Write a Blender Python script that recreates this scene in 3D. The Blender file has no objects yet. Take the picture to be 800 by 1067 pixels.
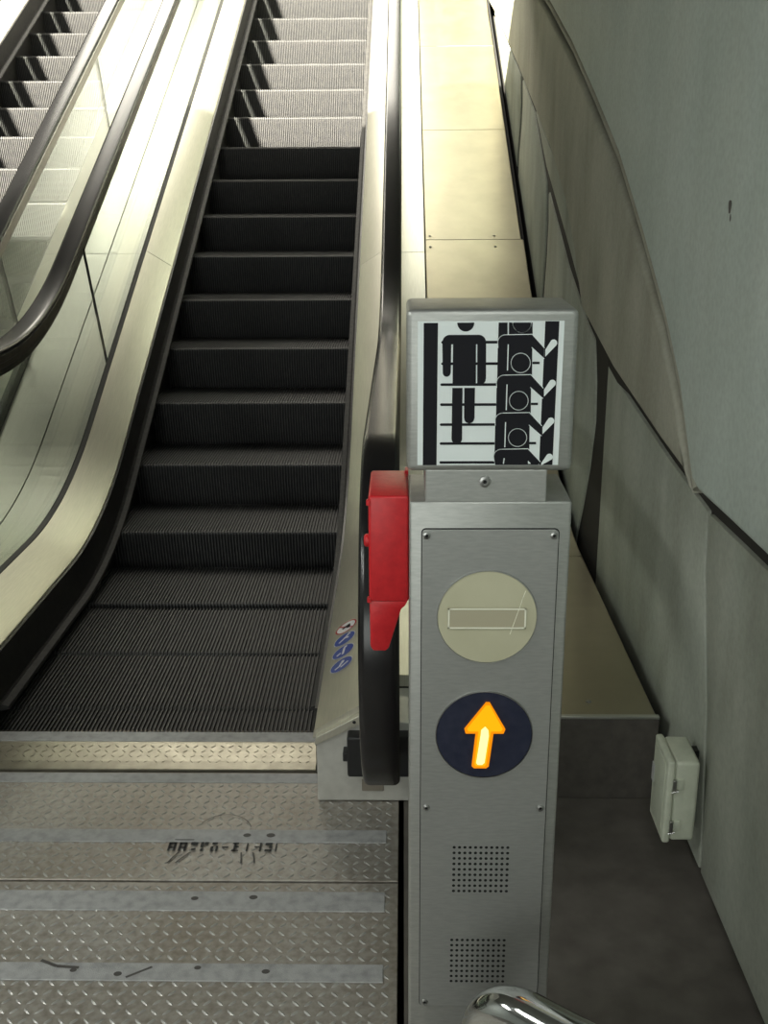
import bpy, bmesh, math, random
from mathutils import Vector, Matrix
random.seed(7)
SC = bpy.context.scene
COL = SC.collection
SL = 0.533694            # slope of the escalators
KNEE, TL = 4.247, 0.45   # knee of the level / inclined run and its tangent length
PI = math.pi

# ------------------------------------------------------------------ materials
def mat(name, col, metal=0.0, rough=0.5, spec=0.5):
    m = bpy.data.materials.new(name); m.use_nodes = True
    b = m.node_tree.nodes['Principled BSDF']
    b.inputs['Base Color'].default_value = (*col, 1)
    b.inputs['Metallic'].default_value = metal
    b.inputs['Roughness'].default_value = rough
    b.inputs['Specular IOR Level'].default_value = spec
    return m, m.node_tree, b

def noise(nt, scale, detail=3, vec=None, stretch=(1, 1, 1)):
    tc = nt.nodes.new('ShaderNodeTexCoord'); mp = nt.nodes.new('ShaderNodeMapping')
    mp.inputs['Scale'].default_value = stretch
    nt.links.new(tc.outputs['Object'], mp.inputs['Vector'])
    n = nt.nodes.new('ShaderNodeTexNoise'); n.inputs['Scale'].default_value = scale
    n.inputs['Detail'].default_value = detail
    nt.links.new(mp.outputs['Vector'], n.inputs['Vector'])
    return n

def ramp(nt, src, stops):
    r = nt.nodes.new('ShaderNodeValToRGB')
    e = r.color_ramp.elements
    while len(e) < len(stops): e.new(0.5)
    for el, (p, c) in zip(e, stops):
        el.position = p; el.color = (*c, 1)
    nt.links.new(src, r.inputs['Fac'])
    return r

def noisy(name, c1, c2, metal, rough, scale=20, stretch=(1, 1, 1), bump=0.0, bscale=120, rvar=0.0, lo=.3, hi=.7, bdist=.002):
    m, nt, b = mat(name, c1, metal, rough)
    n = noise(nt, scale, 4, stretch=stretch)
    r = ramp(nt, n.outputs['Fac'], [(lo, c1), (hi, c2)])
    nt.links.new(r.outputs['Color'], b.inputs['Base Color'])
    if rvar:
        mr = nt.nodes.new('ShaderNodeMapRange')
        mr.inputs['To Min'].default_value = max(.03, rough - rvar); mr.inputs['To Max'].default_value = rough + rvar
        n3 = noise(nt, scale * 1.7, 4, stretch=stretch)
        nt.links.new(n3.outputs['Fac'], mr.inputs['Value']); nt.links.new(mr.outputs['Result'], b.inputs['Roughness'])
    if bump:
        n2 = noise(nt, bscale, 3, stretch=stretch)
        bp = nt.nodes.new('ShaderNodeBump'); bp.inputs['Strength'].default_value = bump; bp.inputs['Distance'].default_value = bdist
        nt.links.new(n2.outputs['Fac'], bp.inputs['Height']); nt.links.new(bp.outputs['Normal'], b.inputs['Normal'])
    return m

M = {}
M['pillar'] = noisy('satin_steel', (.40, .405, .39), (.47, .475, .455), .75, .42, 60, (1, 1, 6), .12, 300, .05)
M['pillar_panel'] = noisy('satin_steel_panel', (.39, .395, .385), (.45, .455, .44), .75, .44, 50, (1, 1, 6), .12, 300, .05)
M['deck'] = noisy('brushed_deck', (.52, .50, .425), (.59, .565, .48), .72, .32, 40, (8, .3, .3), 0, 200, 0)
M['outer'] = noisy('brushed_outer_deck', (.66, .65, .58), (.74, .73, .66), 1.0, .30, 40, (8, .3, .3), 0, 200, 0)
M['tan'] = noisy('tan_cladding', (.46, .42, .32), (.53, .485, .37), 1.0, .33, 6, (1, 1, 1), .05, 90, .06)
M['cladding_dark'] = noisy('dark_cladding', (.115, .105, .095), (.16, .145, .13), .5, .5, 30, (1, 1, 1), .05, 200, .06)
M['slot'] = mat('slot_cover', (.25, .22, .18), .2, .5)[0]
M['bright_edge'] = mat('bright_edge', (.75, .75, .72), 1.0, .3)[0]
M['cleat'] = noisy('step_cleat', (.060, .060, .065), (.088, .087, .085), .1, .5, 30, (3, 1, 1), 0, 1, .08)
M['cleat'].node_tree.nodes['Principled BSDF'].inputs['Specular IOR Level'].default_value = .3
M['step'] = noisy('step_groove', (.012, .012, .013), (.022, .021, .020), .2, .6, 30, (3, 1, 1), 0, 1, .08)
M['skirt'] = noisy('dark_skirt', (.018, .018, .018), (.035, .033, .03), .3, .42, 25, (1, 1, 1), 0, 1, .06)
M['brush'] = noisy('brush', (.012, .012, .012), (.04, .038, .036), 0, .7, 60, (1, 1, 1), .3, 300)
M['rubber'] = mat('handrail_rubber', (.011, .010, .011), 0, .24)[0]
M['base_steel'] = noisy('base_steel', (.50, .49, .455), (.60, .59, .55), .35, .42, 30, (1, 1, 1), .05, 200, .05)
M['black'] = mat('black_plastic', (.012, .012, .013), 0, .45)[0]
M['void'] = mat('dark_recess', (.01, .01, .01), 0, .9)[0]
M['profile'] = noisy('rail_profile', (.13, .115, .095), (.19, .17, .14), .9, .34, 30, (1, 1, 1))
M['gasket'] = mat('rubber_gasket', (.015, .015, .013), 0, .6)[0]
M['red'] = noisy('red_paint', (.50, .012, .018), (.60, .018, .024), 0, .38, 80, (1, 1, 1), .12, 260, .06)
M['screw'] = mat('screw_steel', (.42, .42, .41), 1, .3)[0]
M['white'] = mat('sign_white', (.84, .90, .90), 0, .4)[0]
M['ink'] = mat('sign_black', (.010, .010, .014), 0, .6, .2)[0]
M['blue'] = mat('sticker_blue', (.02, .05, .30), 0, .4)[0]
M['stick_white'] = mat('sticker_white', (.72, .72, .74), 0, .4)[0]
M['stick_red'] = mat('sticker_red', (.45, .03, .03), 0, .4)[0]
M['lens_off'] = noisy('unlit_lens', (.53, .51, .36), (.59, .565, .41), 0, .32, 12, (1, 1, 1), 0)
M['lens_mark'] = mat('lens_mark', (.92, .91, .76), 0, .35)[0]
M['lens_bar'] = mat('lens_bar', (.47, .43, .31), 0, .35)[0]
M['lens_dark'] = noisy('dark_lens', (.018, .022, .045), (.03, .034, .06), 0, .22, 60, (1, 1, 1), 0)
M['ebox'] = noisy('cream_paint', (.52, .555, .45), (.60, .63, .515), 0, .5, 40, (1, 1, 1), .2, 220)
M['chrome'] = mat('polished_steel', (.55, .56, .55), 1, .10)[0]
M['mark'] = mat('worn_ink', (.03, .03, .03), 0, .7)[0]
M['scratch'] = mat('scratch', (.09, .085, .08), .3, .6)[0]
M['paper'] = mat('small_label', (.45, .45, .45), 0, .5)[0]
M['soffit'] = noisy('ceiling_paint', (.30, .31, .29), (.36, .37, .35), 0, .8, 4)
M['rear'] = noisy('rear_wall', (.34, .36, .34), (.42, .44, .42), 0, .8, 3)

def concrete(name, c1, c2, streak):
    m, nt, b = mat(name, c1, 0, .72, .3)
    n = noise(nt, 3.0, 6)
    r = ramp(nt, n.outputs['Fac'], [(.3, c1), (.7, c2)])
    s = noise(nt, 5.0, 6, stretch=(1, 1.1, .35))
    rs = ramp(nt, s.outputs['Fac'], [(.28, streak), (.60, (1, 1, 1))])
    mx = nt.nodes.new('ShaderNodeMix'); mx.data_type = 'RGBA'; mx.blend_type = 'MULTIPLY'
    mx.inputs[0].default_value = .55
    nt.links.new(r.outputs['Color'], mx.inputs[6]); nt.links.new(rs.outputs['Color'], mx.inputs[7])
    f = noise(nt, 70, 4)
    rf = ramp(nt, f.outputs['Fac'], [(.3, (.86, .86, .86)), (.65, (1.05, 1.05, 1.05))])
    m2 = nt.nodes.new('ShaderNodeMix'); m2.data_type = 'RGBA'; m2.blend_type = 'MULTIPLY'; m2.inputs[0].default_value = .7
    nt.links.new(mx.outputs[2], m2.inputs[6]); nt.links.new(rf.outputs['Color'], m2.inputs[7])
    nt.links.new(m2.outputs[2], b.inputs['Base Color'])
    bp = nt.nodes.new('ShaderNodeBump'); bp.inputs['Strength'].default_value = .15; bp.inputs['Distance'].default_value = .003
    nt.links.new(f.outputs['Fac'], bp.inputs['Height']); nt.links.new(bp.outputs['Normal'], b.inputs['Normal'])
    return m
M['conc_big'] = concrete('concrete_smooth', (.50, .565, .525), (.57, .625, .58), (.86, .86, .84))
M['conc_band'] = concrete('concrete_band', (.39, .385, .32), (.46, .45, .375), (.60, .58, .54))
M['conc_low'] = concrete('concrete_stained', (.36, .385, .33), (.45, .47, .41), (.52, .50, .46))
M['conc_back'] = concrete('concrete_gap_shade', (.05, .05, .045), (.07, .07, .06), (.7, .7, .7))  # backing concrete darkened to stand in for shade between panels
M['gap_dark'] = mat('dark_gap_backing', (.022, .02, .017), 0, .85)[0]  # near-black colour standing in for shade inside the panel gaps
M['floor_dark'] = noisy('dark_floor', (.085, .075, .066), (.125, .112, .10), .1, .6, 14, (1, 1, 1), .1, 300, .08)

def tread_plate_material():
    m, nt, b = mat('tread_plate', (.3, .3, .29), .45, .42)
    n = noise(nt, 2.3, 5); r = ramp(nt, n.outputs['Fac'], [(.32, (.32, .288, .245)), (.68, (.42, .40, .37))])
    f = noise(nt, 55, 5); rf = ramp(nt, f.outputs['Fac'], [(.30, (.60, .57, .52)), (.62, (1.05, 1.05, 1.05))])
    mx = nt.nodes.new('ShaderNodeMix'); mx.data_type = 'RGBA'; mx.blend_type = 'MULTIPLY'; mx.inputs[0].default_value = .8
    nt.links.new(r.outputs['Color'], mx.inputs[6]); nt.links.new(rf.outputs['Color'], mx.inputs[7])
    nt.links.new(mx.outputs[2], b.inputs['Base Color'])
    mr = nt.nodes.new('ShaderNodeMapRange'); mr.inputs['To Min'].default_value = .36; mr.inputs['To Max'].default_value = .58
    nt.links.new(f.outputs['Fac'], mr.inputs['Value']); nt.links.new(mr.outputs['Result'], b.inputs['Roughness'])
    return m
M['tread'] = tread_plate_material()
M['lozenge'] = noisy('worn_lozenge_glint', (.38, .37, .35), (.48, .47, .45), .5, .42, 30)  # worn tops, lightened further to stand in for glints
M['comb'] = noisy('comb_plate_metal', (.30, .28, .225), (.39, .365, .295), .85, .36, 25, (1, 1, 1), .06, 300, .08)
M['strip'] = noisy('grip_strip', (.27, .272, .272), (.40, .40, .40), .1, .55, 40, (1, 1, 1), .4, 400, .05, .25, .6)

def glass_material():
    m = bpy.data.materials.new('balustrade_glass'); m.use_nodes = True
    nt = m.node_tree; nt.nodes.clear()
    out = nt.nodes.new('ShaderNodeOutputMaterial'); mix = nt.nodes.new('ShaderNodeMixShader')
    tr = nt.nodes.new('ShaderNodeBsdfTransparent'); tr.inputs['Color'].default_value = (.955, .98, .96, 1)
    gl = nt.nodes.new('ShaderNodeBsdfGlossy'); gl.inputs['Roughness'].default_value = .03
    lw = nt.nodes.new('ShaderNodeLayerWeight'); lw.inputs['Blend'].default_value = .5
    pw = nt.nodes.new('ShaderNodeMath'); pw.operation = 'POWER'; pw.inputs[1].default_value = 5
    ma = nt.nodes.new('ShaderNodeMath'); ma.operation = 'MULTIPLY_ADD'; ma.inputs[1].default_value = .95; ma.inputs[2].default_value = .04
    nt.links.new(lw.outputs['Facing'], pw.inputs[0]); nt.links.new(pw.outputs[0], ma.inputs[0])
    nt.links.new(ma.outputs[0], mix.inputs['Fac'])
    nt.links.new(tr.outputs['BSDF'], mix.inputs[1]); nt.links.new(gl.outputs['BSDF'], mix.inputs[2])
    nt.links.new(mix.outputs['Shader'], out.inputs['Surface'])
    return m
M['glass'] = glass_material()

def emit(name, c, s):
    m = bpy.data.materials.new(name); m.use_nodes = True
    nt = m.node_tree; nt.nodes.clear()
    out = nt.nodes.new('ShaderNodeOutputMaterial'); e = nt.nodes.new('ShaderNodeEmission')
    e.inputs['Color'].default_value = (*c, 1); e.inputs['Strength'].default_value = s
    nt.links.new(e.outputs['Emission'], out.inputs['Surface'])
    return m
M['arrow_rim'] = emit('arrow_light_amber', (1.0, .30, .004), 1.0)
M['arrow_mid'] = emit('arrow_light_yellow', (1.0, .47, .006), 1.1)
M['arrow_core'] = emit('arrow_light_core', (1.0, .80, .30), 1.6)

# ------------------------------------------------------------------ mesh helpers
def obj(name, bm, m, parent=None, smooth=False, angle=35, recalc=True):
    if recalc: bmesh.ops.recalc_face_normals(bm, faces=bm.faces)
    me = bpy.data.meshes.new(name); bm.to_mesh(me); bm.free()
    for x in (m if isinstance(m, (list, tuple)) else [m]): me.materials.append(x)
    if smooth:
        me.polygons.foreach_set('use_smooth', [True] * len(me.polygons))
        me.set_sharp_from_angle(angle=math.radians(angle))
    o = bpy.data.objects.new(name, me); COL.objects.link(o)
    if parent: o.parent = parent
    return o

def tag(o, label, cat, group=None):
    o['label'] = label; o['category'] = cat
    if group: o['group'] = group
    return o
def thing(name, label, cat, loc=(0, 0, 0), group=None):
    o = bpy.data.objects.new(name, None); COL.objects.link(o); o.location = loc; o.empty_display_size = .1
    return tag(o, label, cat, group)
def struct(o):
    o['kind'] = 'structure'; return o
def holder(name):
    o = bpy.data.objects.new(name, None); COL.objects.link(o); o.empty_display_size = .1
    return struct(o)

def add_box(bm, a, b, bevel=0, seg=2):
    t = bmesh.new()
    bmesh.ops.create_cube(t, size=1)
    for v in t.verts:
        v.co = Vector([(a[i] + b[i]) / 2 + v.co[i] * (b[i] - a[i]) for i in range(3)])
    if bevel: bmesh.ops.bevel(t, geom=t.edges[:], offset=bevel, segments=seg, profile=.5, affect='EDGES')
    merge(bm, t)
def merge(bm, t, mtx=None):
    if mtx is not None: t.transform(mtx)
    me = bpy.data.meshes.new('tmp'); t.to_mesh(me); t.free(); bm.from_mesh(me); bpy.data.meshes.remove(me)
def box(a, b, bevel=0, seg=2):
    bm = bmesh.new(); add_box(bm, a, b, bevel, seg); return bm

def sweep(bm, rings, closed=True, caps=True):
    vs = [[bm.verts.new(p) for p in r] for r in rings]
    n = len(rings[0])
    for i in range(len(vs) - 1):
        for j in range(n if closed else n - 1):
            k = (j + 1) % n
            bm.faces.new((vs[i][j], vs[i][k], vs[i + 1][k], vs[i + 1][j]))
    if caps and closed:
        bm.faces.new(vs[0][::-1]); bm.faces.new(vs[-1])
    return vs

def prism(bm, poly, axis, lo, hi, bevel=0, seg=2):
    """polygon in the plane across `axis`, extruded from lo to hi"""
    t = bmesh.new()
    def P(p, d):
        return {'x': (d, p[0], p[1]), 'y': (p[0], d, p[1]), 'z': (p[0], p[1], d)}[axis]
    a = [t.verts.new(P(p, lo)) for p in poly]; b = [t.verts.new(P(p, hi)) for p in poly]
    n = len(poly)
    t.faces.new(a); t.faces.new(b[::-1])
    for i in range(n): t.faces.new((a[i], b[i], b[(i + 1) % n], a[(i + 1) % n]))
    bmesh.ops.recalc_face_normals(t, faces=t.faces)
    if bevel:
        e = [e for e in t.edges if e.calc_face_angle(0) > .5]
        bmesh.ops.bevel(t, geom=e, offset=bevel, segments=seg, profile=.5, affect='EDGES')
    merge(bm, t)

def lathe(bm, prof, origin, axis='y', n=48, sgn=1):
    """prof: list of (radius, depth) along axis"""
    rings = []
    for r, d in prof:
        ring = []
        for i in range(n):
            a = 2 * PI * i / n
            c, s = r * math.cos(a), r * math.sin(a)
            p = {'y': (c, d, s), 'z': (c, s, d), 'x': (d, c, s)}[axis]
            ring.append(Vector(origin) + Vector(p))
        rings.append(ring)
    sweep(bm, rings)

def tube(bm, pts, r, n=16):
    pts = [Vector(p) for p in pts]
    rings = []
    up = Vector((.13, .29, .95)).normalized()
    for i, p in enumerate(pts):
        d = (pts[min(i + 1, len(pts) - 1)] - pts[max(i - 1, 0)]).normalized()
        s = d.cross(up); s.normalize(); u = s.cross(d).normalized(); up = u
        rings.append([p + r * (math.cos(2 * PI * k / n) * s + math.sin(2 * PI * k / n) * u) for k in range(n)])
    sweep(bm, rings)

def base(y):
    """height of the step line above the landing"""
    if y < KNEE - TL: return 0.0
    if y > KNEE + TL: return SL * (y - KNEE)
    return SL * (y - KNEE + TL) ** 2 / (4 * TL)
def run(y0, y1):
    ys = [y0]; y = y0
    a, b = KNEE - TL, KNEE + TL
    n = 14
    for k in range(n + 1):
        q = a + (b - a) * k / n
        if y0 < q < y1: ys.append(q)
    if y1 > b:
        q = b + .6
        while q < y1 - .01:
            if q > y0 + .01: ys.append(q)
            q += .6
    ys.append(y1)
    return ys
def path_sweep(bm, prof, y0, y1, cuts=None):
    """closed profile of (x, dz) carried along the step line"""
    sweep(bm, [[(x, y, base(y) + dz) for x, dz in prof] for y in run(y0, y1)])

# ------------------------------------------------------------------ camera
f, pitch, roll, yaw, hgt = 1095.97, .3126976, -.0066664, -.0196903, 1.652766
cy, sy = math.cos(yaw), math.sin(yaw)
r0 = Vector((cy, -sy, 0)); fw = Vector((sy * math.cos(pitch), cy * math.cos(pitch), -math.sin(pitch))); u0 = r0.cross(fw)
R = math.cos(roll) * r0 + math.sin(roll) * u0; U = -math.sin(roll) * r0 + math.cos(roll) * u0
cam = bpy.data.cameras.new('camera'); co = bpy.data.objects.new('camera', cam); COL.objects.link(co)
mw = Matrix((R, U, -fw)).transposed().to_4x4(); mw.translation = (0, 0, hgt); co.matrix_world = mw
cam.sensor_fit = 'VERTICAL'; cam.sensor_height = 36; cam.lens = 36 * f / 1067
cam.clip_start = .02
SC.camera = co

# ------------------------------------------------------------------ escalators
def step_mesh():
    bm = bmesh.new()
    n, w = 76, 1.0
    p = w / n
    xs = []
    for i in range(n):
        x = -w / 2 + i * p
        xs += [(x + .02 * p, 0), (x + .44 * p, 0), (x + .50 * p, 1), (x + .96 * p, 1)]
    narrow = lambda i, x, t: x + (0 if i % 4 in (0, 3) or i >= 4 * n else -.20 * p * t)
    xs.append((w / 2, 1))
    line = [(.045, -.235, -1, 0), (.028, -.17, -1, 0), (.014, -.10, -1, 0), (.004, -.04, -1, .05), (.001, -.014, -1, .2),
            (.005, -.004, -.7, .7), (.016, 0, 0, 1), (.402, 0, 0, 1)]
    d = .008
    rows = [[bm.verts.new((narrow(i, x, nz), y - ny * d * g, z - nz * d * g)) for i, (x, g) in enumerate(xs)] for y, z, ny, nz in line]
    for a, b in zip(rows, rows[1:]):
        for i in range(len(xs) - 1):
            fc = bm.faces.new((a[i], a[i + 1], b[i + 1], b[i]))
            if xs[i][1] == 0 and xs[i + 1][1] == 0: fc.material_index = 1
    # body behind the cleats
    add_box(bm, (-w / 2, .06, -.24), (w / 2, .395, -.0095))
    return bm

NOSES_LOW = [(2.672, -.004), (3.04, 0), (3.455, .002), (3.90, .008), (4.365, .152), (4.83, .332)]

def handrail_path(yend, x, dz=1.042):
    pts = []
    ys = run(2.45, yend)[::-1]
    for y in ys: pts.append((y, base(y) + dz))
    c, zc, r = 2.45, .617, 1.042 - .617
    for k in range(1, 25):
        a = PI / 2 + PI * k / 24
        pts.append((c + r * math.cos(a), zc + r * math.sin(a)))
    pts.append((2.60, zc - r))
    out = []
    for i, (y, z) in enumerate(pts):
        a = pts[max(i - 1, 0)]; b = pts[min(i + 1, len(pts) - 1)]
        d = Vector((b[0] - a[0], b[1] - a[1])).normalized()
        out.append((y, z, Vector((d.y, -d.x))))     # outward normal (up on the upper run)
    return out

def rail_sweep(bm, path, x, prof):
    rings = []
    for y, z, nrm in path:
        if nrm.y < -2: pass
        rings.append([(x + a, y + nrm.x * h, z + nrm.y * h) for a, h in prof])
    sweep(bm, rings)

def rounded(w, h, r, n=4):
    P = []
    for cx, cz, a0 in ((w / 2 - r, h / 2 - r, 0), (-w / 2 + r, h / 2 - r, 90), (-w / 2 + r, -h / 2 + r, 180), (w / 2 - r, -h / 2 + r, 270)):
        for k in range(n + 1):
            a = math.radians(a0 + 90 * k / n)
            P.append((cx + r * math.cos(a), cz + r * math.sin(a)))
    return P

YEND = 12.6
STEP_ME = None
def make_escalator(xc, phase, label, joints, out_l, out_r, y_first):
    global STEP_ME
    e = thing('escalator', label, 'escalator', (0, 0, 0), 'escalators going up')
    noses = []
    if phase == 0: noses += NOSES_LOW
    else: noses += [(2.71, -.004), (3.12, 0), (3.54, .002), (3.98, .01), (4.45, .17), (4.94, .372)]
    y = 5.2608 + phase
    while y < YEND - .4:
        noses.append((y, SL * (y - KNEE))); y += .4
    for ny, nz in noses:
        if STEP_ME is None:
            o = obj('step', step_mesh(), [M['step'], M['cleat']], e, recalc=False); STEP_ME = o
        else:
            o = STEP_ME.copy(); COL.objects.link(o); o.parent = e
        o.location = (xc - .014, ny, nz)
    for s in (-1, 1):
        X = lambda d: xc + s * d
        # skirt + brush
        bm = bmesh.new(); path_sweep(bm, [(X(.517), -.28), (X(.54), -.28), (X(.54), .205), (X(.517), .205)], 2.668, YEND)
        obj('skirt', bm, M['skirt'], e)
        bm = bmesh.new(); path_sweep(bm, [(X(.5168), .055), (X(.498), .062), (X(.478), .055), (X(.476), .045), (X(.498), .04), (X(.5168), .035)], 2.95, YEND)
        obj('skirt_brush', bm, M['brush'], e, True)
        # inner deck: sloping stainless cover
        ys = run(2.525, YEND)
        for d0, d1 in ((2.525, 6.01), (6.014, 9.4), (9.404, YEND)):
            bm = bmesh.new(); path_sweep(bm, [(X(.522), .190), (X(.527), .213), (X(.531), .217), (X(.665), .300), (X(.668), .285), (X(.541), .200)], d0, d1)
            obj('inner_deck', bm, M['deck'], e, True, 22)
        bm = bmesh.new(); path_sweep(bm, [(X(.666), .285), (X(.667), .303), (X(.683), .307), (X(.692), .302), (X(.692), .27), (X(.67), .27)], 2.52, YEND)
        obj('gasket', bm, M['gasket'], e)
        # glass panels
        gx0, gx1 = X(.693), X(.703)
        def ribs(a, b, t0, t1):
            R_ = []
            n = max(4, int((b - a) / .12))
            for k in range(n + 1):
                q = k / n
                yb = a + (b - a) * q
                lo = (yb, base(yb) + .24)
                yt = yb + (t0 + (t1 - t0) * q)
                R_.append((lo, (yt, base(yt) + 1.0)))
            return R_
        def panel(R_):
            bm = bmesh.new()
            sweep(bm, [[(gx0, lo[0], lo[1]), (gx1, lo[0], lo[1]), (gx1, hi[0], hi[1]), (gx0, hi[0], hi[1])] for lo, hi in R_])
            return obj('glass_panel', bm, M['glass'], e)
        arc = []
        for k in range(0, 15):
            a = math.radians(235 - (235 - 90) * k / 14)
            arc.append((2.45 + .40 * math.cos(a), .617 + .385 * math.sin(a)))
        R_ = [((2.56 + .012 * k, .24 + .0005 * k), arc[k]) for k in range(15)]
        R_ += [((2.75, .24), (2.62, 1.0)), ((3.1, .24), (3.0, 1.0))]
        a = 3.1
        R_ += ribs(3.1, joints[0] - .004, -.1, -.25)[1:]
        panel(R_)
        for j0, j1 in zip(joints, joints[1:] + [YEND]):
            panel(ribs(j0 + .004, j1 - .004, -.25, -.25))
        for j0 in joints:
            yt = j0 - .25
            bm = bmesh.new(); sweep(bm, [[(gx0 - .001 * s, y - .0022, z) for y, z in ((j0, base(j0) + .24), (yt, base(yt) + 1.0))] + [(gx0 - .001 * s, y + .0022, z) for y, z in ((yt, base(yt) + 1.0), (j0, base(j0) + .24))],
                                         [(gx1 + .001 * s, y - .0022, z) for y, z in ((j0, base(j0) + .24), (yt, base(yt) + 1.0))] + [(gx1 + .001 * s, y + .0022, z) for y, z in ((yt, base(yt) + 1.0), (j0, base(j0) + .24))]])
            obj('glass_joint', bm, M['gasket'], e)
        # rail profile and rubber handrail
        hp = handrail_path(YEND, 0)
        bm = bmesh.new(); rail_sweep(bm, hp[:-1], X(.717), [(-.030, -.018), (.030, -.018), (.030, -.040), (.025, -.044), (.025, -.062), (.020, -.066), (.020, -.088), (-.020, -.088), (-.020, -.066), (-.025, -.062), (-.025, -.044), (-.030, -.040)])
        obj('rail_profile', bm, M['profile'], e, True)
        bm = bmesh.new(); rail_sweep(bm, hp, X(.717), rounded(.088, .036, .0155, 5))
        obj('handrail', bm, M['rubber'], e, True, 50)
        # outer deck
        w = out_l if s < 0 else out_r
        j = [2.76, 3.78, 6.05, 7.62, 9.2, 10.8, YEND]
        for a, b in zip(j, j[1:]):
            bm = bmesh.new(); path_sweep(bm, [(X(.706), .225), (X(.706), .262), (X(w - .0015), .262), (X(w - .0015), .225)], a + .0025, b - .0025)
            obj('outer_deck', bm, M['outer'], e)
        # newel base: stainless box with a tilted cap, black inlet, slot
        nb = bmesh.new()
        prism(nb, [(X(.533), .0032), (X(.785), .0032), (X(.785), .245), (X(.66), .255), (X(.533), .188)], 'y', 2.514, 2.664, .003, 2)
        add_box(nb, (min(X(.70), X(w - .01)), 2.664, -.02), (max(X(.70), X(w - .01)), 2.758, .222))
        nbo = obj('newel_base', nb, M['base_steel'], e)
        cb = bmesh.new()
        prism(cb, [(X(.529), .178), (X(.532), .203), (X(.66), .276), (X(.72), .285), (X(.72), .256), (X(.66), .247)], 'y', 2.506, 2.545, .002, 2)
        obj('deck_end_cap', cb, M['deck'], nbo)
        sc = bmesh.new(); lathe(sc, [(.0001, 2.5045), (.004, 2.5045), (.0055, 2.507)], (X(.637), 0, .250), 'y', 16)
        obj('screw', sc, M['black'], nbo)
        ib = bmesh.new()
        add_box(ib, (min(X(.618), X(.80)), 2.475, .100), (max(X(.618), X(.80)), 2.53, .222), .006)
        add_box(ib, (min(X(.606), X(.63)), 2.48, .145), (max(X(.606), X(.63)), 2.53, .172), .003)
        obj('handrail_inlet', ib, M['black'], nbo)
        sb = box((min(X(.655), X(.715)), 2.510, .036), (max(X(.655), X(.715)), 2.52, .072), .002)
        obj('cover_plate', sb, M['slot'], nbo)
    # comb plate with teeth
    cb = bmesh.new()
    w = .514
    prism(cb, [(2.664, -.02), (2.664, .0035), (2.668, .005), (2.705, .0085), (2.80, .0115), (2.872, .009), (2.884, .002), (2.884, -.02)], 'x', xc - w, xc + w)
    cpo = obj('comb_plate', cb, M['comb'], e)
    lz = bmesh.new(); lozenges(lz, xc - w + .01, xc + w - .01, 2.692, 2.80, .0068, .04)
    obj('raised_lozenges', lz, M['comb'], cpo, True)
    obj('comb_edge_strip', box((xc - w + .002, 2.812, .005), (xc + w - .002, 2.868, .0128), .001, 1), M['strip'], cpo)
    tb = bmesh.new()
    for i in range(76):
        x = xc - .514 + (i + .60) / 76
        prism(tb, [(2.88, -.006), (2.88, .006), (2.895, .003), (2.905, -.005)], 'x', x - .003, x + .003)
    obj('comb_teeth', tb, M['profile'], cpo)
    return e

def lozenges(bm, x0, x1, y0, y1, z, slope=0):
    """raised tread marks, alternately turned"""
    p = .0265
    nx, ny = int((x1 - x0) / p), int((y1 - y0) / p)
    for i in range(nx):
        for j in range(ny):
            cx, cyy = x0 + (i + .5) * p, y0 + (j + .5) * p
            a = math.radians(45 if (i + j) % 2 else -45)
            L, W, H = .0112, .0036, .0017
            ca, sa = math.cos(a), math.sin(a)
            zz = z + slope * (cyy - y0)
            def P(u, v, h): return bm.verts.new((cx + u * ca - v * sa, cyy + u * sa + v * ca, zz + h))
            o = [P(-L, 0, 0), P(-L * .5, -W, 0), P(L * .5, -W, 0), P(L, 0, 0), P(L * .5, W, 0), P(-L * .5, W, 0)]
            t = [P(-L * .62, 0, H), P(L * .62, 0, H)]
            bm.faces.new((o[0], o[1], t[0])); bm.faces.new((o[1], o[2], t[1], t[0])); bm.faces.new((o[2], o[3], t[1]))
            bm.faces.new((o[3], o[4], t[1])); bm.faces.new((o[4], o[5], t[0], t[1])); bm.faces.new((o[5], o[0], t[0]))

ESC = make_escalator(-.77, 0, 'nearer escalator right behind the steel signal post, dark lower steps', [5.17, 9.9, 11.4], .887, .888, 0)
ESC2 = make_escalator(-2.575, .161, 'second escalator at the left edge, pale sunlit steps, beyond the handrail pair', [5.2, 7.16, 9.1, 11.0], .90, .915, 0)

# pictogram stickers on the right inner deck
def on_deck(u, v, yc, lift):
    """u across (towards the glass), v along +Y; metres from the sticker's centre on the sloping deck"""
    sx = .16 + 0
    x = -.187 + u * .85; z = .217 + (x + .239) * .6194 + lift
    return (x, yc + v, z)
def deck_disc(bm, r, yc, lift, u0=0, v0=0, r_in=None):
    n = 40
    top = [bm.verts.new(on_deck(u0 + r * math.cos(2 * PI * k / n), v0 + r * math.sin(2 * PI * k / n), yc, lift)) for k in range(n)]
    if r_in:
        inn = [bm.verts.new(on_deck(u0 + r_in * math.cos(2 * PI * k / n), v0 + r_in * math.sin(2 * PI * k / n), yc, lift)) for k in range(n)]
        for k in range(n): bm.faces.new((top[k], top[(k + 1) % n], inn[(k + 1) % n], inn[k]))
    else:
        bm.faces.new(top)
def deck_bar(bm, pts, w, yc, lift):
    for (a, b), (c, d) in zip(pts, pts[1:]):
        L = math.hypot(c - a, d - b); nx, ny = -(d - b) / L * w / 2, (c - a) / L * w / 2
        bm.faces.new([bm.verts.new(on_deck(*q, yc, lift)) for q in ((a + nx, b + ny), (a - nx, b - ny), (c - nx, d - ny), (c + nx, d + ny))])
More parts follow.
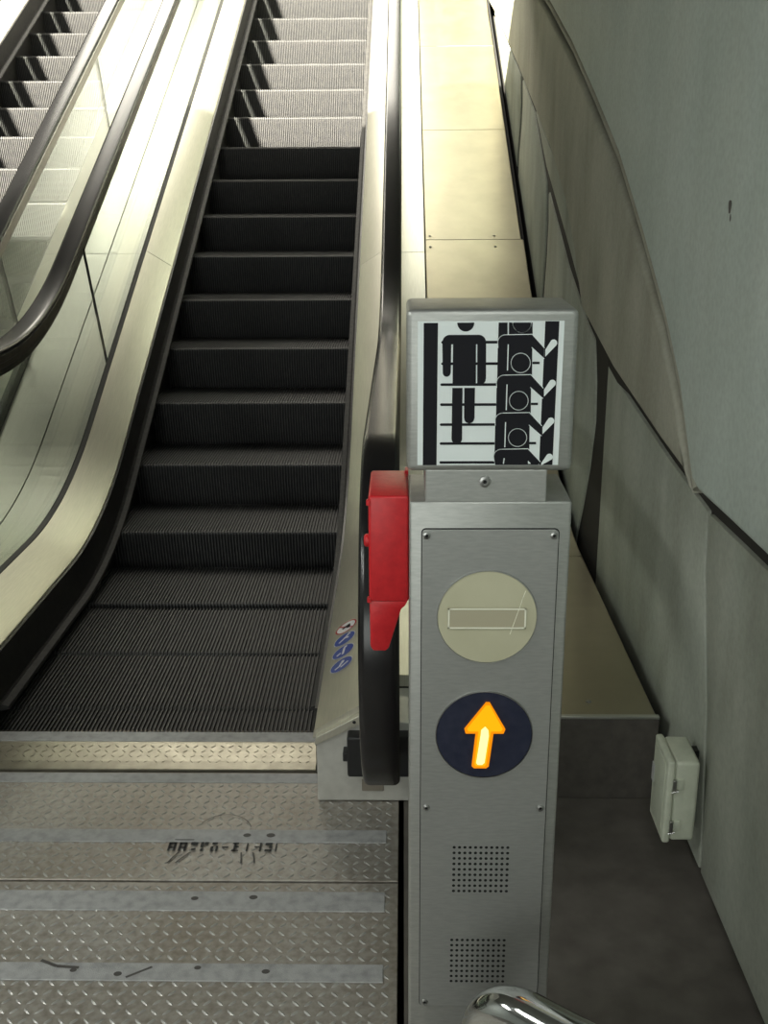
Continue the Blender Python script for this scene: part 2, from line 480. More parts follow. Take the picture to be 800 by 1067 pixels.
STK = [(3.125, 'red', 'round white sticker with red ring on the steel deck, furthest of four', None),
       (3.034, 'blue', 'round blue sticker directly below the white and red one', [[(-.02, -.012), (0, .004), (.012, .02)], [(-.004, .008), (.016, -.002)]]),
       (2.943, 'blue', 'round blue sticker third from the top in the column of four', [[(.0, -.02), (.004, .022)], [(-.022, -.012), (-.008, -.004)]]),
       (2.852, 'blue', 'round blue sticker lowest of the column, nearest the newel base', [[(-.022, -.014), (-.006, -.006), (.0, .014)], [(-.002, -.016), (.024, .0)], [(-.006, .0), (.006, .014)]])]
for yc, kind, lab, pic in STK:
    r = .0405
    bm = bmesh.new(); deck_disc(bm, r, yc, .0012)
    st = obj('sticker', bm, M['blue'] if kind == 'blue' else M['stick_white'], None)
    tag(st, lab, 'sticker', 'pictogram stickers on the deck')
    bm = bmesh.new()
    if kind == 'red':
        deck_disc(bm, r, yc, .0018, r_in=r * .86)
        deck_bar(bm, [(-.026, .026), (.026, -.026)], .006, yc, .0018)
        obj('prohibition_ring', bm, M['stick_red'], st)
        bm = bmesh.new(); deck_bar(bm, [(-.014, -.004), (.004, .004), (.016, .006)], .012, yc, .0022); deck_disc(bm, .008, yc, .0022, .01, -.008)
        obj('pictogram', bm, M['ink'], st)
    else:
        deck_disc(bm, r, yc, .0017, r_in=r * .94)
        for l in pic: deck_bar(bm, l, .008, yc, .0018)
        deck_disc(bm, .006, yc, .0019, pic[0][-1][0] + .004, pic[0][-1][1] + .004)
        obj('pictogram', bm, M['stick_white'], st)

# ------------------------------------------------------------------ landing floor
fl = struct(obj('floor', box((-4.4, -4.5, -.30), (.95, 12.6, -.26)), M['void']))
obj('floor_slab', box((.0, -4.5, -.25), (.95, 2.60, 0)), M['floor_dark'], fl)
obj('floor_slab', box((-4.4, -4.5, -.25), (-.015, .55, -.001)), M['floor_dark'], fl)

def landing_plate(y0, y1, strips, label, loz_skip=None):
    p = thing('landing_plate', label, 'floor plate', (-1.7, (y0 + y1) / 2, 0), 'diamond tread floor plates')
    ox, oy = 1.7, -(y0 + y1) / 2
    bm = box((-4.3 + ox, y0 + .002 + oy, -.03), (-.014 + ox, y1 - .002 + oy, 0), .0015, 1)
    obj('plate', bm, M['tread'], p)
    bm = bmesh.new(); lozenges(bm, -1.75 + ox, -.02 + ox, y0 + .006 + oy, y1 - .004 + oy, 0)
    obj('raised_lozenges', bm, M['lozenge'], p, True)
    for a, b in strips:
        bm = box((-2.2 + ox, a + oy, -.001), (-.045 + ox, b + oy, .0028), .001, 1)
        obj('grip_strip', bm, M['strip'], p)
    return p
PA = landing_plate(2.17, 2.66, [(2.604, 2.650), (2.324, 2.378)], 'diamond tread plate nearest the escalator comb, worn lettering on it')
PB = landing_plate(.56, 2.166, [(2.058, 2.128), (1.832, 1.885), (1.60, 1.65)], 'large diamond tread plate in the foreground with grey grip strips')
# worn lettering on the plate (broken strokes) and scratches
bm = bmesh.new()
def stroke(bm, x, y, w, h, z=.0032, sk=0):
    vs = [(x, y), (x + w, y), (x + w + sk, y + h), (x + sk, y + h)]
    a = [bm.verts.new((p[0], p[1], z)) for p in vs]; bm.faces.new(a)
LX, LY = -.607, 2.284
def glyph(i, bars):
    for (a, b, w, h) in bars: stroke(bm, LX + i + a, LY + b, w, h)
g = .0275
for i in (0, 1): glyph(i * g, [(0, 0, .006, .036), (.014, 0, .006, .036), (0, .028, .02, .009), (.002, .012, .016, .006)])
glyph(2 * g, [(.002, .026, .018, .012), (.006, .004, .012, .008)])
glyph(3 * g, [(0, .016, .008, .022), (.010, .026, .010, .012), (.002, 0, .007, .010)])
glyph(4 * g, [(0, 0, .007, .020), (.013, 0, .006, .022), (.002, .028, .014, .009)])
glyph(5 * g, [(.002, .014, .016, .006)])
glyph(6 * g, [(.004, 0, .006, .036), (0, .030, .016, .006), (0, 0, .018, .006), (.008, .016, .010, .005)])
glyph(7.2 * g, [(.004, 0, .004, .034)])
glyph(8.1 * g, [(0, .016, .016, .005), (.013, 0, .005, .036)])
glyph(9.1 * g, [(0, .026, .018, .010), (.010, .014, .008, .012), (0, 0, .018, .009)])
glyph(10.0 * g, [(.002, 0, .003, .034)])
stroke(bm, -.595, LY + .046, .05, .0035)
def shift_to(bm, p):
    bmesh.ops.translate(bm, vec=-p.location, verts=bm.verts); return bm
wm = obj('worn_lettering', shift_to(bm, PA), M['mark'], PA); wm['label'] = 'row of worn black stencil characters'
def flat_line(bm, pts, w, z):
    for (a, b), (c, d) in zip(pts, pts[1:]):
        L = math.hypot(c - a, d - b); nx, ny = -(d - b) / L * w / 2, (c - a) / L * w / 2
        bm.faces.new([bm.verts.new(q) for q in ((a + nx, b + ny, z), (a - nx, b - ny, z), (c - nx, d - ny, z), (c + nx, d + ny, z))])
SCR = [(PA, [(-.475 + .075 * math.cos(a), 2.36 + .085 * math.sin(a)) for a in [math.radians(20 + 8 * k) for k in range(17)]], .0025)]
for x, dx in ((-.575, -.02), (-.545, -.03), (-.415, .006), (-.385, .01)): SCR.append((PA, [(x, 2.28), (x + dx * .6, 2.255), (x + dx, 2.235)], .004))
SCR += [(PB, [(-.80, 1.89), (-.76, 1.872), (-.71, 1.868)], .008), (PB, [(-.60, 1.84), (-.55, 1.872)], .006)]
for p, pts, w_ in SCR:
    bm = bmesh.new(); flat_line(bm, pts, w_, .0034); obj('scratch_mark', shift_to(bm, p), M['scratch'], p)
for p, x, y, r in ((PA, -.41, 2.352, .008), (PA, -.348, 2.352, .009), (PB, -.50, 2.10, .007), (PB, -.36, 2.105, .008), (PB, -.62, 1.85, .007), (PB, -.30, 1.86, .007), (PB, -.72, 1.86, .006), (PB, -.45, 1.87, .006)):
    bm = bmesh.new(); bm.faces.new([bm.verts.new((x + r * 1.3 * math.cos(k * PI / 6), y + r * math.sin(k * PI / 6), .0036)) for k in range(12)])
    obj('scuff_mark', shift_to(bm, p), M['scratch'], p)

# ------------------------------------------------------------------ cladding beside the escalator
tr = holder('trim_1')
cuts = [2.545, 3.78, 5.0, 6.18, 7.36, 8.54, 9.72, 10.9, YEND]
for a, b in zip(cuts, cuts[1:]):
    bm = bmesh.new()
    xr = .682 if a < 5.5 else .668
    path_sweep(bm, [(.123, .22), (.123, .248), (.127, .252), (xr - .004, .252), (xr, .248), (xr, .22)], a + .003, b - .003)
    obj('cladding_panel', bm, M['tan'], tr)
bm = bmesh.new(); path_sweep(bm, [(.12, -.3), (.12, .225), (.69, .225), (.69, -.3)], 2.56, YEND)
obj('cladding_support', bm, M['void'], tr)
obj('front_panel', box((.02, 2.536, .001), (.688, 2.556, .2465), .001, 1), M['cladding_dark'], tr)
obj('edge_strip', box((.125, 2.534, .2455), (.688, 2.549, .2535), .001, 1), M['bright_edge'], tr)
bm = bmesh.new()
for x, y in ((.151, 6.215), (.517, 6.215), (.151, 6.115), (.517, 6.115), (.512, 2.62)):
    z = base(y) + .2525; lathe(bm, [(.008, 0), (.007, .003), (.0001, .004)], (x, y, z), 'z', 10)
obj('fastener', bm, M['screw'], tr)

# ------------------------------------------------------------------ concrete wall
wr = struct(obj('wall_right', box((.80, -4.5, -.3), (.95, 13.5, 3.2)), M['conc_back']))
groove = [(2.445, .943), (2.626, 1.141), (2.821, 1.283), (3.173, 1.486), (3.592, 1.704), (4.093, 1.909), (4.726, 2.152), (5.55, 2.43), (7.2, 2.93), (8.1, 3.2)]
joint = [(2.386, .931), (2.125, .941), (1.912, .948), (.5, .955), (-4.4, .955)]
big = groove + [(-4.4, 3.2)] + joint[::-1]
bandl = [(9.639, 3.007), (8.904, 2.829), (6.885, 2.244), (6.066, 1.992), (5.257, 1.743), (4.727, 1.527), (4.431, 1.35), (4.17, 1.14)]
bandb = [(3.484, 1.025), (3.167, .994), (2.781, .956), (2.55, .94)]
band = [(p[0] + .036, p[1] - .054) for p in groove[:-1]] + [(8.13, 3.2), (10.3, 3.2)] + bandl + bandb
bm = bmesh.new(); prism(bm, big, 'x', .690, .76, .018, 4); obj('wall_panel', bm, M['conc_big'], wr, True, 40)
bm = bmesh.new(); prism(bm, band, 'x', .694, .76, .018, 4); obj('rib_band', bm, M['conc_band'], wr, True, 40)
lens = [(4.18, .05), (4.101, .237), (4.018, .367), (3.915, .555), (3.85, .759), (3.874, .899), (3.946, 1.05)]
A = [(2.40, .879), (2.55, .888), (2.781, .902), (3.167, .938), (3.484, .968), (3.93, 1.034)] + [(p[0] - .012, p[1]) for p in lens[::-1][1:]] + [(2.20, .02), (2.205, .092), (2.268, .423), (2.378, .723)]
bm = bmesh.new(); prism(bm, A, 'x', .722, .77, .006, 2); obj('wall_panel', bm, M['conc_low'], wr, True, 40)
B = [(2.385, .877), (2.125, .888), (1.912, .895), (.5, .902), (-4.4, .902), (-4.4, .02), (2.185, .02), (2.190, .092), (2.252, .423), (2.362, .723)]
bm = bmesh.new(); prism(bm, B, 'x', .722, .77, .006, 2); obj('wall_panel', bm, M['conc_low'], wr, True, 40)
inc = lambda y: SL * (y - KNEE) + .22
Cp = [(p[0] + .016, p[1]) for p in lens] + [(4.12, 1.085), (4.66, 1.250), (5.42, 1.555), (5.375, 1.417), (5.39, 1.229), (5.448, 1.03), (5.45, inc(5.45)), (4.25, .05)]
bm = bmesh.new(); prism(bm, Cp, 'x', .712, .77, .008, 2); obj('wall_panel', bm, M['conc_low'], wr, True, 40)
D = [(5.55, inc(5.55)), (5.55, 1.046), (5.49, 1.229), (5.475, 1.417), (5.535, 1.600), (6.157, 1.96), (6.80, 2.175), (6.75, 2.029), (6.77, 1.921), (6.85, 1.765), (6.87, inc(6.87))]
bm = bmesh.new(); prism(bm, D, 'x', .712, .77, .008, 2); obj('wall_panel', bm, M['conc_low'], wr, True, 40)
F_ = [(6.975, inc(6.975)), (6.96, 1.779), (6.875, 1.921), (6.855, 2.029), (6.92, 2.205), (8.90, 2.785), (10.2, 3.2), (11.0, 3.2), (9.3, inc(9.3))]
bm = bmesh.new(); prism(bm, F_, 'x', .712, .77, .008, 2); obj('wall_panel', bm, M['conc_low'], wr, True, 40)
E_ = [(4.20, 1.145), (4.46, 1.330), (4.75, 1.500), (5.27, 1.710), (6.04, 1.950), (6.08, 1.960), (5.53, 1.672), (4.66, 1.335)]
bm = bmesh.new(); prism(bm, E_, 'x', .712, .77, .004, 2); obj('wall_panel', bm, M['conc_low'], wr, True, 40)
sd = bmesh.new()
sp_ = [(p[0] + .019, p[1] - .028) for p in groove]
tube(sd, [(.716, y, z) for y, z in sp_], .014, 10)
obj('seam_bead', sd, M['conc_band'], wr, True, 60)
bm = bmesh.new()
add_box(bm, (.7215, 3.70, .12), (.80, 13.4, 3.19)); add_box(bm, (.734, -4.4, .03), (.80, 3.70, .97)); add_box(bm, (.7225, 2.2, .97), (.80, 3.70, 3.19))
obj('joint_backing', bm, M['gap_dark'], wr)  # dark sheet added behind the panels so their gaps read as shaded
# shallow filler at the foot of the wall
obj('wall_base', box((.745, -4.5, -.02), (.79, 2.53, .05)), M['conc_low'], wr)
bm = bmesh.new()
bm.faces.new([bm.verts.new((.6893, 2.326 + .011 * math.cos(a) * (1 + .25 * math.sin(3 * a)), 1.578 + .017 * math.sin(a) * (1 + .2 * math.cos(2 * a)))) for a in [2 * PI * k / 16 for k in range(16)]])
bm.faces.new([bm.verts.new((.6893, 2.316 + .005 * math.cos(a), 1.556 + .008 * math.sin(a))) for a in [2 * PI * k / 10 for k in range(10)]])
obj('stain', bm, M['scratch'], wr)

# rest of the room shell (around and behind the camera, seen in reflections and light)
struct(obj('wall_back', box((-4.6, -4.7, -.3), (.95, -4.5, 2.8)), M['rear']))
struct(obj('wall_left', box((-4.6, -4.5, -.3), (-4.4, 13.5, 2.8)), M['rear']))
bm = bmesh.new()
prism(bm, [(-4.6, -4.7), (.95, -4.7), (.95, 6.6), (-.6, 6.6), (-.6, 5.98), (-2.85, 5.98), (-2.85, 3.8), (-4.6, 3.8)], 'z', 2.8, 3.1)  # far edge stepped to shape the sun patch and deck reflections
struct(obj('ceiling', bm, M['soffit']))
# unseen shell added over the upper run's right side to dim reflections
bm = bmesh.new()
V = []
for k in range(9):
    a = PI / 2 * k / 8
    V.append((.95 - .75 * (1 - math.cos(a)), 3.2 + 2.6 * math.sin(a)))
prism(bm, [(x, z) for x, z in V] + [(x + .15, z + .1) for x, z in V[::-1]], 'y', 6.85, 20)
vt = obj('ceiling_light_block', bm, M['conc_big']); struct(vt)

# ------------------------------------------------------------------ steel signal post
PX, PY = .1255, 1.526
post = thing('signal_post', 'brushed steel post with two round signal lamps, front right of the escalator', 'signal post', (PX, PY, 0))
def L(a): return (a[0] - PX, a[1] - PY, a[2])
def pbox(a, b, bev=0, seg=2): return box(L(a), L(b), bev, seg)
obj('body', pbox((.008, 1.452, 0), (.243, 1.60, 1.199), .004, 3), M['pillar'], post, True)
bm = bmesh.new()
# front service panel: thin sheet with rounded corners, bordered by a dark joint
def rrect(x0, x1, z0, z1, r, n=6):
    P = []
    for cx, cz, a0 in ((x1 - r, z1 - r, 0), (x0 + r, z1 - r, 90), (x0 + r, z0 + r, 180), (x1 - r, z0 + r, 270)):
        for k in range(n + 1):
            a = math.radians(a0 + 90 * k / n); P.append((cx + r * math.cos(a), cz + r * math.sin(a)))
    return P
loc = lambda P: [(x - PX, z) for x, z in P]
bm = bmesh.new(); prism(bm, loc(rrect(.0255, .2265, .298, 1.1585, .007)), 'y', 1.4508 - PY, 1.4535 - PY); obj('panel_joint', bm, M['void'], post)
bm = bmesh.new(); prism(bm, loc(rrect(.0268, .2252, .2995, 1.157, .006)), 'y', 1.4485 - PY, 1.4535 - PY, .0006, 2)
fp = obj('front_panel', bm, M['pillar_panel'], post)
for x, z in ((.0335, 1.148), (.2185, 1.148), (.0355, .690), (.2165, .690), (.035, .308), (.2165, .315)):
    bm = bmesh.new(); lathe(bm, [(.0058, 1.4490), (.0052, 1.4466), (.0030, 1.4460), (.0026, 1.4472), (.0001, 1.4472)], (x - PX, -PY, z), 'y', 18)
    s = obj('screw', bm, M['screw'], fp, True, 30)
    bm = bmesh.new(); lathe(bm, [(.0025, 1.4478), (.0025, 1.4471), (.0001, 1.4470)], (x - PX, -PY, z), 'y', 6); obj('socket', bm, M['void'], fp)
# speaker perforations: two fields of dark round holes
def grille(x0, x1, z0, z1, nx, nz, dx):
    bm = bmesh.new()
    for i in range(nx):
        for j in range(nz):
            x = x0 + (x1 - x0) * i / (nx - 1) - PX + dx * (j / (nz - 1)); z = z0 + (z1 - z0) * j / (nz - 1)
            r = .0026
            v = [bm.verts.new((x + r * math.cos(2 * PI * k / 10), 1.4481 - PY, z + r * math.sin(2 * PI * k / 10))) for k in range(10)]
            bm.faces.new(v)
    return bm
obj('speaker_grille', grille(.081, .1672, .533, .6165, 11, 9, 0), M['void'], fp)
obj('speaker_grille', grille(.0795, .1665, .352, .436, 11, 9, 0), M['void'], fp)
# lamps
def disc(z, r, m, dish):
    bm = bmesh.new()
    prof = [(.0001, 1.4462 - dish)] + [(r * k / 6, 1.4462 - dish * (1 - (k / 6) ** 2)) for k in range(1, 7)] + [(r + .0006, 1.449)]
    lathe(bm, prof, (.1242 - PX, -PY, z), 'y', 64)
    return obj('signal_lamp', bm, m, post, True, 60)
lamp1 = disc(1.0195, .0735, M['lens_off'], .0022)
lamp1['label'] = 'unlit cream round lamp with pale bar outline'
lamp2 = disc(.8215, .0735, M['lens_dark'], .0022)
lamp2['label'] = 'dark round lamp with lit amber arrow pointing up'
for l, z in ((lamp1, 1.0195), (lamp2, .8215)):
    bm = bmesh.new()
    n = 64; rings = []
    for r, y in ((.0738, 1.4483), (.0742, 1.4455), (.0752, 1.4455), (.0757, 1.4483)):
        rings.append([(.1242 - PX + r * math.cos(2 * PI * k / n), y - PY, z + r * math.sin(2 * PI * k / n)) for k in range(n)])
    sweep(bm, rings, caps=False); obj('lamp_rim', bm, M['pillar_panel'] if l is lamp1 else M['screw'], l, True)
def yflat(bm, poly, y):
    bm.faces.new([bm.verts.new((x - PX, y - PY, z)) for x, z in poly])
def outline(bm, poly, w, y):
    for (a, b), (c, d) in zip(poly, poly[1:]):
        Ln = math.hypot(c - a, d - b) or 1e-6; nx, nz = -(d - b) / Ln * w / 2, (c - a) / Ln * w / 2
        ex, ez = (c - a) / Ln * w / 2, (d - b) / Ln * w / 2
        yflat(bm, [(a + nx - ex, b + nz - ez), (a - nx - ex, b - nz - ez), (c - nx + ex, d - nz + ez), (c + nx + ex, d + nz + ez)], y)
bm = bmesh.new()
q = [(.0670, 1.0045), (.1805, 1.0045), (.1805, 1.035), (.0670, 1.035), (.0670, 1.0045)]
yflat(bm, q[:4], 1.44255)
obj('bar', bm, M['lens_bar'], lamp1)
bm = bmesh.new(); outline(bm, q, .0024, 1.4418)
obj('bar_outline', bm, M['lens_mark'], lamp1)
bm = bmesh.new(); outline(bm, [(.1795 - .004 * k + .00022 * k * k * .0 , 1.064 - .0115 * k) if k < 2 else (.1795 - .0035 * k, 1.064 - .0115 * k) for k in range(7)], .0012, 1.4414)
obj('crack', bm, M['lens_mark'], lamp1)
# lit arrow, leaning slightly, with soft corners
cx, cz = .1225, .824
def arrow_poly(g):
    """g grows / shrinks the outline"""
    H = [(.0088, .055 + g), (.0325 + g, .011 - g * .3), (.030 + g, .0045 - g), (.0145 + g, .0045 - g), (.0085 + g, -.053 - g), (.005 + g * .6, -.0565 - g), (-.0125 - g * .6, -.0565 - g), (-.0155 - g, -.053 - g),
         (-.0105 - g, .0045 - g), (-.026 - g, .0045 - g), (-.028 - g, .011 - g * .3), (.0030, .055 + g)]
    return [(cx + x, cz + z) for x, z in H]
bm = bmesh.new(); prism(bm, loc(arrow_poly(.0012)), 'y', 1.4408 - PY, 1.4440 - PY); ar = obj('arrow', bm, M['arrow_rim'], lamp2)
bm = bmesh.new(); prism(bm, loc(arrow_poly(-.0028)), 'y', 1.4403 - PY, 1.4412 - PY); obj('arrow_glow', bm, M['arrow_mid'], ar)
bm = bmesh.new(); prism(bm, loc([(cx + x, cz + z) for x, z in ((.0025, .016), (.0075, .010), (.0085, .0), (.003, -.0475), (-.0008, -.051), (-.0075, -.051), (-.0100, -.0475), (-.0042, .0), (-.0035, .010))]), 'y', 1.4399 - PY, 1.4405 - PY); obj('arrow_core', bm, M['arrow_core'], ar)
bm = bmesh.new(); lathe(bm, [(.0105, 1.4483), (.0105, 1.446)], (0, 0, 0), 'y', 6); bm.free()

# sign head on a short neck
sh = obj('sign_box', pbox((.004, 1.450, 1.2445), (.2395, 1.594, 1.474), .0085, 4), M['pillar'], post, True, 40)
nk = obj('sign_neck', pbox((.031, 1.4535, 1.197), (.2055, 1.585, 1.2465), .002), M['pillar'], post)
bm = bmesh.new(); lathe(bm, [(.0085, 1.4538), (.0080, 1.4505), (.0048, 1.4500), (.0044, 1.4515), (.0001, 1.4515)], (.1165 - PX, -PY, 1.2285), 'y', 24); obj('bolt', bm, M['screw'], nk, True, 30)
bm = bmesh.new(); lathe(bm, [(.0030, 1.4514), (.0001, 1.4510)], (.1165 - PX, -PY, 1.2285), 'y', 6); obj('socket', bm, M['void'], nk)

# pictogram plate; drawing grid 0..670 x 0..660
SX0, SX1, SZ0, SZ1 = .0195, .2195, 1.2545, 1.4580
def sp(u, v): return (SX0 + (SX1 - SX0) * u / 650, SZ1 - (SZ1 - SZ0) * v / 661)
def G(x, y):
    """drawing coordinates of the pictogram grid -> plate"""
    xl = 50 - 2 * (y - 45) / 660; xr = 720 - 27 * (y - 45) / 660
    return sp((x - xl) / (xr - xl) * 650, max(0, min(661, y - 44)))
pl = bmesh.new(); prism(pl, loc([(SX0, SZ0), (SX1, SZ0), (SX1, SZ1), (SX0, SZ1)]), 'y', 1.4488 - PY, 1.4505 - PY)
plate = obj('pictogram_plate', pl, M['white'], sh)
K1, K2, K3 = 1.44855, 1.44790, 1.44770
NP = [0]
def poly(bm, pts, y):
    NP[0] += 1; yflat(bm, [G(*p) for p in pts], y - .000014 * NP[0])
def arcp(cx_, cy_, r, a0, a1, n=10): return [(cx_ + r * math.cos(math.radians(a0 + (a1 - a0) * k / n)), cy_ + r * math.sin(math.radians(a0 + (a1 - a0) * k / n))) for k in range(n + 1)]
def gline(bm, pts, w, y): outline(bm, [G(*p) for p in pts], w * (SX1 - SX0) / 650, y)
ink = bmesh.new()
poly(ink, [(77, 51), (142, 51), (136, 705), (73, 705)], K1)
for y, x0, x1 in ((137, 157, 420), (233, 157, 416), (328, 153, 412), (420, 152, 409), (513, 151, 406), (602, 150, 402), (692, 149, 402)):
    poly(ink, [(x0 + 4, y - 6), (x1, y - 6), (x1, y + 6), (x0 + 4, y + 6), (x0, y + 2), (x0, y - 2)], K1)
poly(ink, [(230, 50)] + [(308, 50)] + arcp(269, 50, 39, 0, 180, 16)[1:-1], K1)
# passenger: shoulders, arms, torso, legs
poly(ink, arcp(196, 138, 34, 180, 270) + arcp(328, 138, 34, 270, 360) + [(362, 300)] + arcp(337, 303, 24, 0, 90, 6) + [(322, 327), (322, 146), (316, 146), (316, 328), (209, 328), (211, 146), (203, 146), (201, 275)] + arcp(182, 274, 18, 0, 180, 8), K1)
poly(ink, [(208, 343), (255, 343), (253, 580)] + arcp(229, 580, 24, 0, 180, 10) + [(205, 578)], K1)
poly(ink, [(263, 343), (312, 343), (310, 484)] + arcp(286, 484, 23, 0, 180, 10) + [(262, 482)], K1)
# queue on the right: black column, arms reaching to the rail
poly(ink, [(419, 50), (460, 50), (460, 110), (417, 130)], K1)
poly(ink, [(466, 50), (574, 50), (574, 110), (466, 110)], K1)
S = [(103, 0), (284, -5), (458, -11), (628, -17)]
for i, (y, dx) in enumerate(S):
    yb = min(y + 215, 704)
    poly(ink, arcp(450 + dx, y + 36, 34, 180, 270) + [(571 + dx, y), (627 + dx, y + 60)] + ([(625 + dx, y + 106), (573 + dx, y + 60), (572 + dx, yb), (413 + dx, yb)] if y < 600 else [(603 + dx * 0, 704), (405, 704)]), K1)
poly(ink, [(632, 45), (696, 45), (667, 704), (606, 704)], K1)
for y, x0, x1 in ((230, 574, 607), (417, 568, 600), (600, 560, 592)): poly(ink, [(x0, y - 5), (x1, y - 5), (x1, y + 6), (x0, y + 6)], K1)
obj('pictogram', ink, M['ink'], plate)
wh = bmesh.new()
for i, (y, dx) in enumerate(S):
    gline(wh, [(416 + dx, y + 58)] + arcp(450 + dx, y + 36, 35, 180, 270, 8) + [(572 + dx, y - 1), (628 + dx, y + 60)], 3.5, K2)
    yb = min(y + 165, 702)
    gline(wh, [(463 + dx, y + 46), (460 + dx, yb - 6)], 5, K2)
    hx, hy = 630 + dx, y + 92
    # hand on the rail
    a = math.radians(-48); ca, sa = math.cos(a), math.sin(a)
    P = [(hx + 2, hy + 8), (hx + 2, hy - 24)] + [(hx + 40 + 16 * math.cos(math.radians(t)), hy - 54 + 16 * math.sin(math.radians(t))) for t in range(-135, 60, 20)]
    poly(wh, P, K2)
    gline(wh, [(571 + dx, y + 58), (627 + dx, y + 108)], 3, K2) if y < 600 else None
poly(wh, [(555, 682), (555, 698), (568, 698)], K2)
def ring(cx_, cy_, r, a0=0, a1=360): gline(wh, arcp(cx_, cy_, r, a0, a1, 32), 3.5, K3)
ring(520, 230, 44); ring(512, 402, 43); ring(507, 574, 42); ring(525, 52, 42, 0, 180)
obj('pictogram_highlights', wh, M['white'], plate)

# red box on the post's left side
rb = thing('emergency_stop_box', 'red metal box with tapered lower lip on the left side of the steel post', 'box', (-.022, 1.55, .96))
RX, RY, RZ = -.022, 1.55, .96
bm = bmesh.new()
add_box(bm, (-.0525 - RX, 1.479 - RY, 1.030 - RZ), (.0075 - RX, 1.622 - RY, 1.199 - RZ), .0045, 3)
bx = obj('housing', bm, M['red'], rb, True, 40)
bm = bmesh.new()
prism(bm, [(-.0515 - RX, .955 - RZ), (-.047 - RX, .948 - RZ), (-.028 - RX, .948 - RZ), (-.023 - RX, .953 - RZ), (-.004 - RX, 1.018 - RZ), (.002 - RX, 1.023 - RZ), (.0065 - RX, 1.032 - RZ), (-.0520 - RX, 1.032 - RZ)], 'y', 1.4805 - RY, 1.62 - RY, .0025, 2)
obj('tapered_lip', bm, M['red'], rb, True, 40)
bm = bmesh.new(); lathe(bm, [(.010, -.053 - RX), (.010, -.0575 - RX), (.007, -.060 - RX), (.0001, -.060 - RX)], (0, 1.497 - RY, 1.124 - RZ), 'x', 20); obj('side_knob', bm, M['red'], rb, True, 40)
for z in (1.19, 1.035):
    bm = bmesh.new(); add_box(bm, (-.0555 - RX, 1.4775 - RY, z - .006 - RZ), (-.049 - RX, 1.486 - RY, z + .003 - RZ), .0015); obj('corner_lug', bm, M['red'], rb)
bm = bmesh.new(); add_box(bm, (.002 - RX, 1.60 - RY, 1.195 - RZ), (.0075 - RX, 1.622 - RY, 1.204 - RZ), .001); obj('corner_lug', bm, M['red'], rb)

# polished guard rail in front of the post
gr = thing('guard_rail', 'polished steel tube rail with bent end at the foot of the signal post', 'rail', (.12, 1.27, 0))
d = Vector((.80, -.60, 0)).normalized()
Rb, zt = .075, .488
p0 = Vector((.0, .0, 0))
pts = [Vector((0, 0, z)) for z in (0, .15, .30, zt - Rb)]
for k in range(1, 13):
    a = PI / 2 * k / 12; pts.append(d * (Rb - Rb * math.cos(a)) + Vector((0, 0, zt - Rb + Rb * math.sin(a))))
pts += [d * (Rb + .15) + Vector((0, 0, zt)), d * (Rb + .35) + Vector((0, 0, zt))]
for k in range(1, 13):
    a = PI / 2 * k / 12; pts.append(d * (Rb + .35 + Rb * math.sin(a)) + Vector((0, 0, zt - Rb + Rb * math.cos(a))))
pts += [d * (2 * Rb + .35) + Vector((0, 0, z)) for z in (.30, .15, 0)]
bm = bmesh.new(); tube(bm, pts, .036, 28); obj('tube', bm, M['chrome'], gr, True, 60)
for q in (Vector((0, 0, 0)), d * (2 * Rb + .35)):
    bm = bmesh.new(); lathe(bm, [(.036, .012), (.060, .010), (.064, .0)], q, 'z', 28); obj('base_flange', bm, M['chrome'], gr, True, 40)

# junction box on the concrete
jb = thing('junction_box', 'cream painted metal junction box with two side latches on the concrete wall', 'junction box', (.70, 2.25, .107))
JX, JY, JZ = .70, 2.25, .107
bm = bmesh.new(); add_box(bm, (.640 - JX, 2.186 - JY, .109 - JZ), (.700 - JX, 2.314 - JY, .325 - JZ), .010, 4); obj('body', bm, M['ebox'], jb, True, 40)
bm = bmesh.new(); add_box(bm, (.622 - JX, 2.182 - JY, .105 - JZ), (.641 - JX, 2.318 - JY, .329 - JZ), .007, 4)
lid = obj('lid', bm, M['ebox'], jb, True, 40)
bm = bmesh.new(); add_box(bm, (.6205 - JX, 2.198 - JY, .121 - JZ), (.6235 - JX, 2.302 - JY, .313 - JZ), .003, 2); obj('lid_face', bm, M['ebox'], lid, True, 40)
bm = bmesh.new(); add_box(bm, (.6185 - JX, 2.292 - JY, .205 - JZ), (.621 - JX, 2.312 - JY, .255 - JZ), .0008); obj('lid_label', bm, M['paper'], lid)
for z in (.268, .155):
    bm = bmesh.new()
    add_box(bm, (.646 - JX, 2.1815 - JY, z - .014 - JZ), (.662 - JX, 2.187 - JY, z + .014 - JZ), .002)
    la = obj('latch', bm, M['ebox'], jb, True, 40)
    bm = bmesh.new(); add_box(bm, (.636 - JX, 2.176 - JY, z - .017 - JZ), (.6445 - JX, 2.183 - JY, z + .014 - JZ), .002); obj('latch_clip', bm, M['screw'], la)
    bm = bmesh.new(); tube(bm, [(.634 - JX, 2.178 - JY, z - .02 - JZ), (.650 - JX, 2.178 - JY, z - .016 - JZ)], .0018, 8); obj('latch_pin', bm, M['screw'], la)
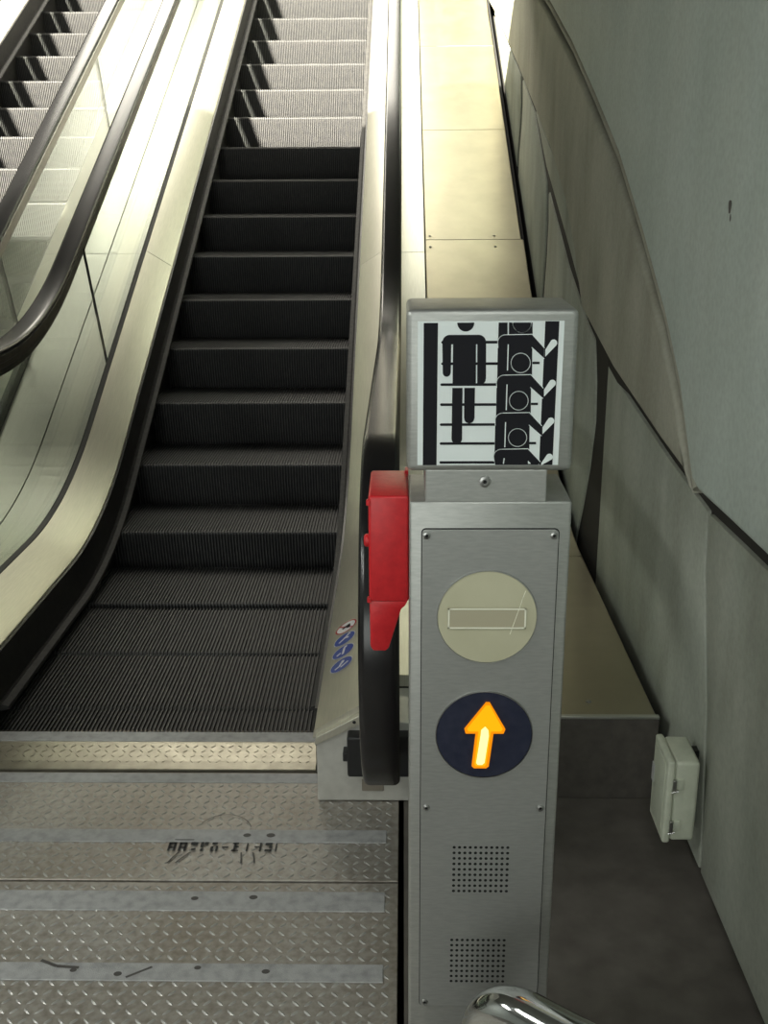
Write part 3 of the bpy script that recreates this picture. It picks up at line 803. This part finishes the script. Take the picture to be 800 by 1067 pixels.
obj('mounting_plate', box((.699 - JX, 2.28 - JY, .125 - JZ), (.722 - JX, 2.305 - JY, .30 - JZ)), M['black'], jb)

# ------------------------------------------------------------------ light
w = bpy.data.worlds.new('sky'); SC.world = w; w.use_nodes = True
nt = w.node_tree; bg = nt.nodes['Background']
tc = nt.nodes.new('ShaderNodeTexCoord'); sx = nt.nodes.new('ShaderNodeSeparateXYZ')
nt.links.new(tc.outputs['Generated'], sx.inputs[0])
rp = nt.nodes.new('ShaderNodeValToRGB'); e = rp.color_ramp.elements
e[0].position = .46; e[0].color = (.16, .16, .13, 1); e[1].position = .74; e[1].color = (1.0, .95, .82, 1)
nt.links.new(sx.outputs['Z'], rp.inputs[0]); nt.links.new(rp.outputs[0], bg.inputs['Color'])
bg.inputs['Strength'].default_value = 1.1

def light(name, typ, loc, direction, energy, color, **k):
    l = bpy.data.lights.new(name, typ); l.energy = energy; l.color = color
    for a, b in k.items(): setattr(l, a, b)
    o = bpy.data.objects.new(name, l); COL.objects.link(o); o.location = loc
    o.rotation_euler = Vector(direction).to_track_quat('-Z', 'Y').to_euler()
    return o
light('sun', 'SUN', (-3, 2, 9), (.30, .80, -.50), 50.0, (1.0, .94, .78), angle=math.radians(2.0))
for x, y, e in ((-3.3, 1.2, 46), (-1.9, .4, 32), (.2, -.1, 12)):
    light('ceiling_lamp', 'AREA', (x, y, 2.75), (0, 0, -1), e, (.97, 1.0, .95), shape='RECTANGLE', size=.35, size_y=1.0)
light('deck_glare_fill', 'AREA', (-1.82, 11.2, 7.0), (0, 0, -1), 400, (1.0, .95, .82), shape='RECTANGLE', size=3.8, size_y=3.3)  # unseen light added to give the outer decks white reflections
light('rear_fill_light', 'AREA', (-1.6, -4.35, 1.4), (0, 1, 0), 70, (.95, 1.0, .94), shape='RECTANGLE', size=2.6, size_y=2.2)  # unseen fill added behind the viewpoint to brighten risers and post

vs = SC.view_settings
vs.view_transform = 'Standard'; vs.look = 'None'; vs.exposure = 0.0; vs.gamma = 1.0; vs.use_curve_mapping = False
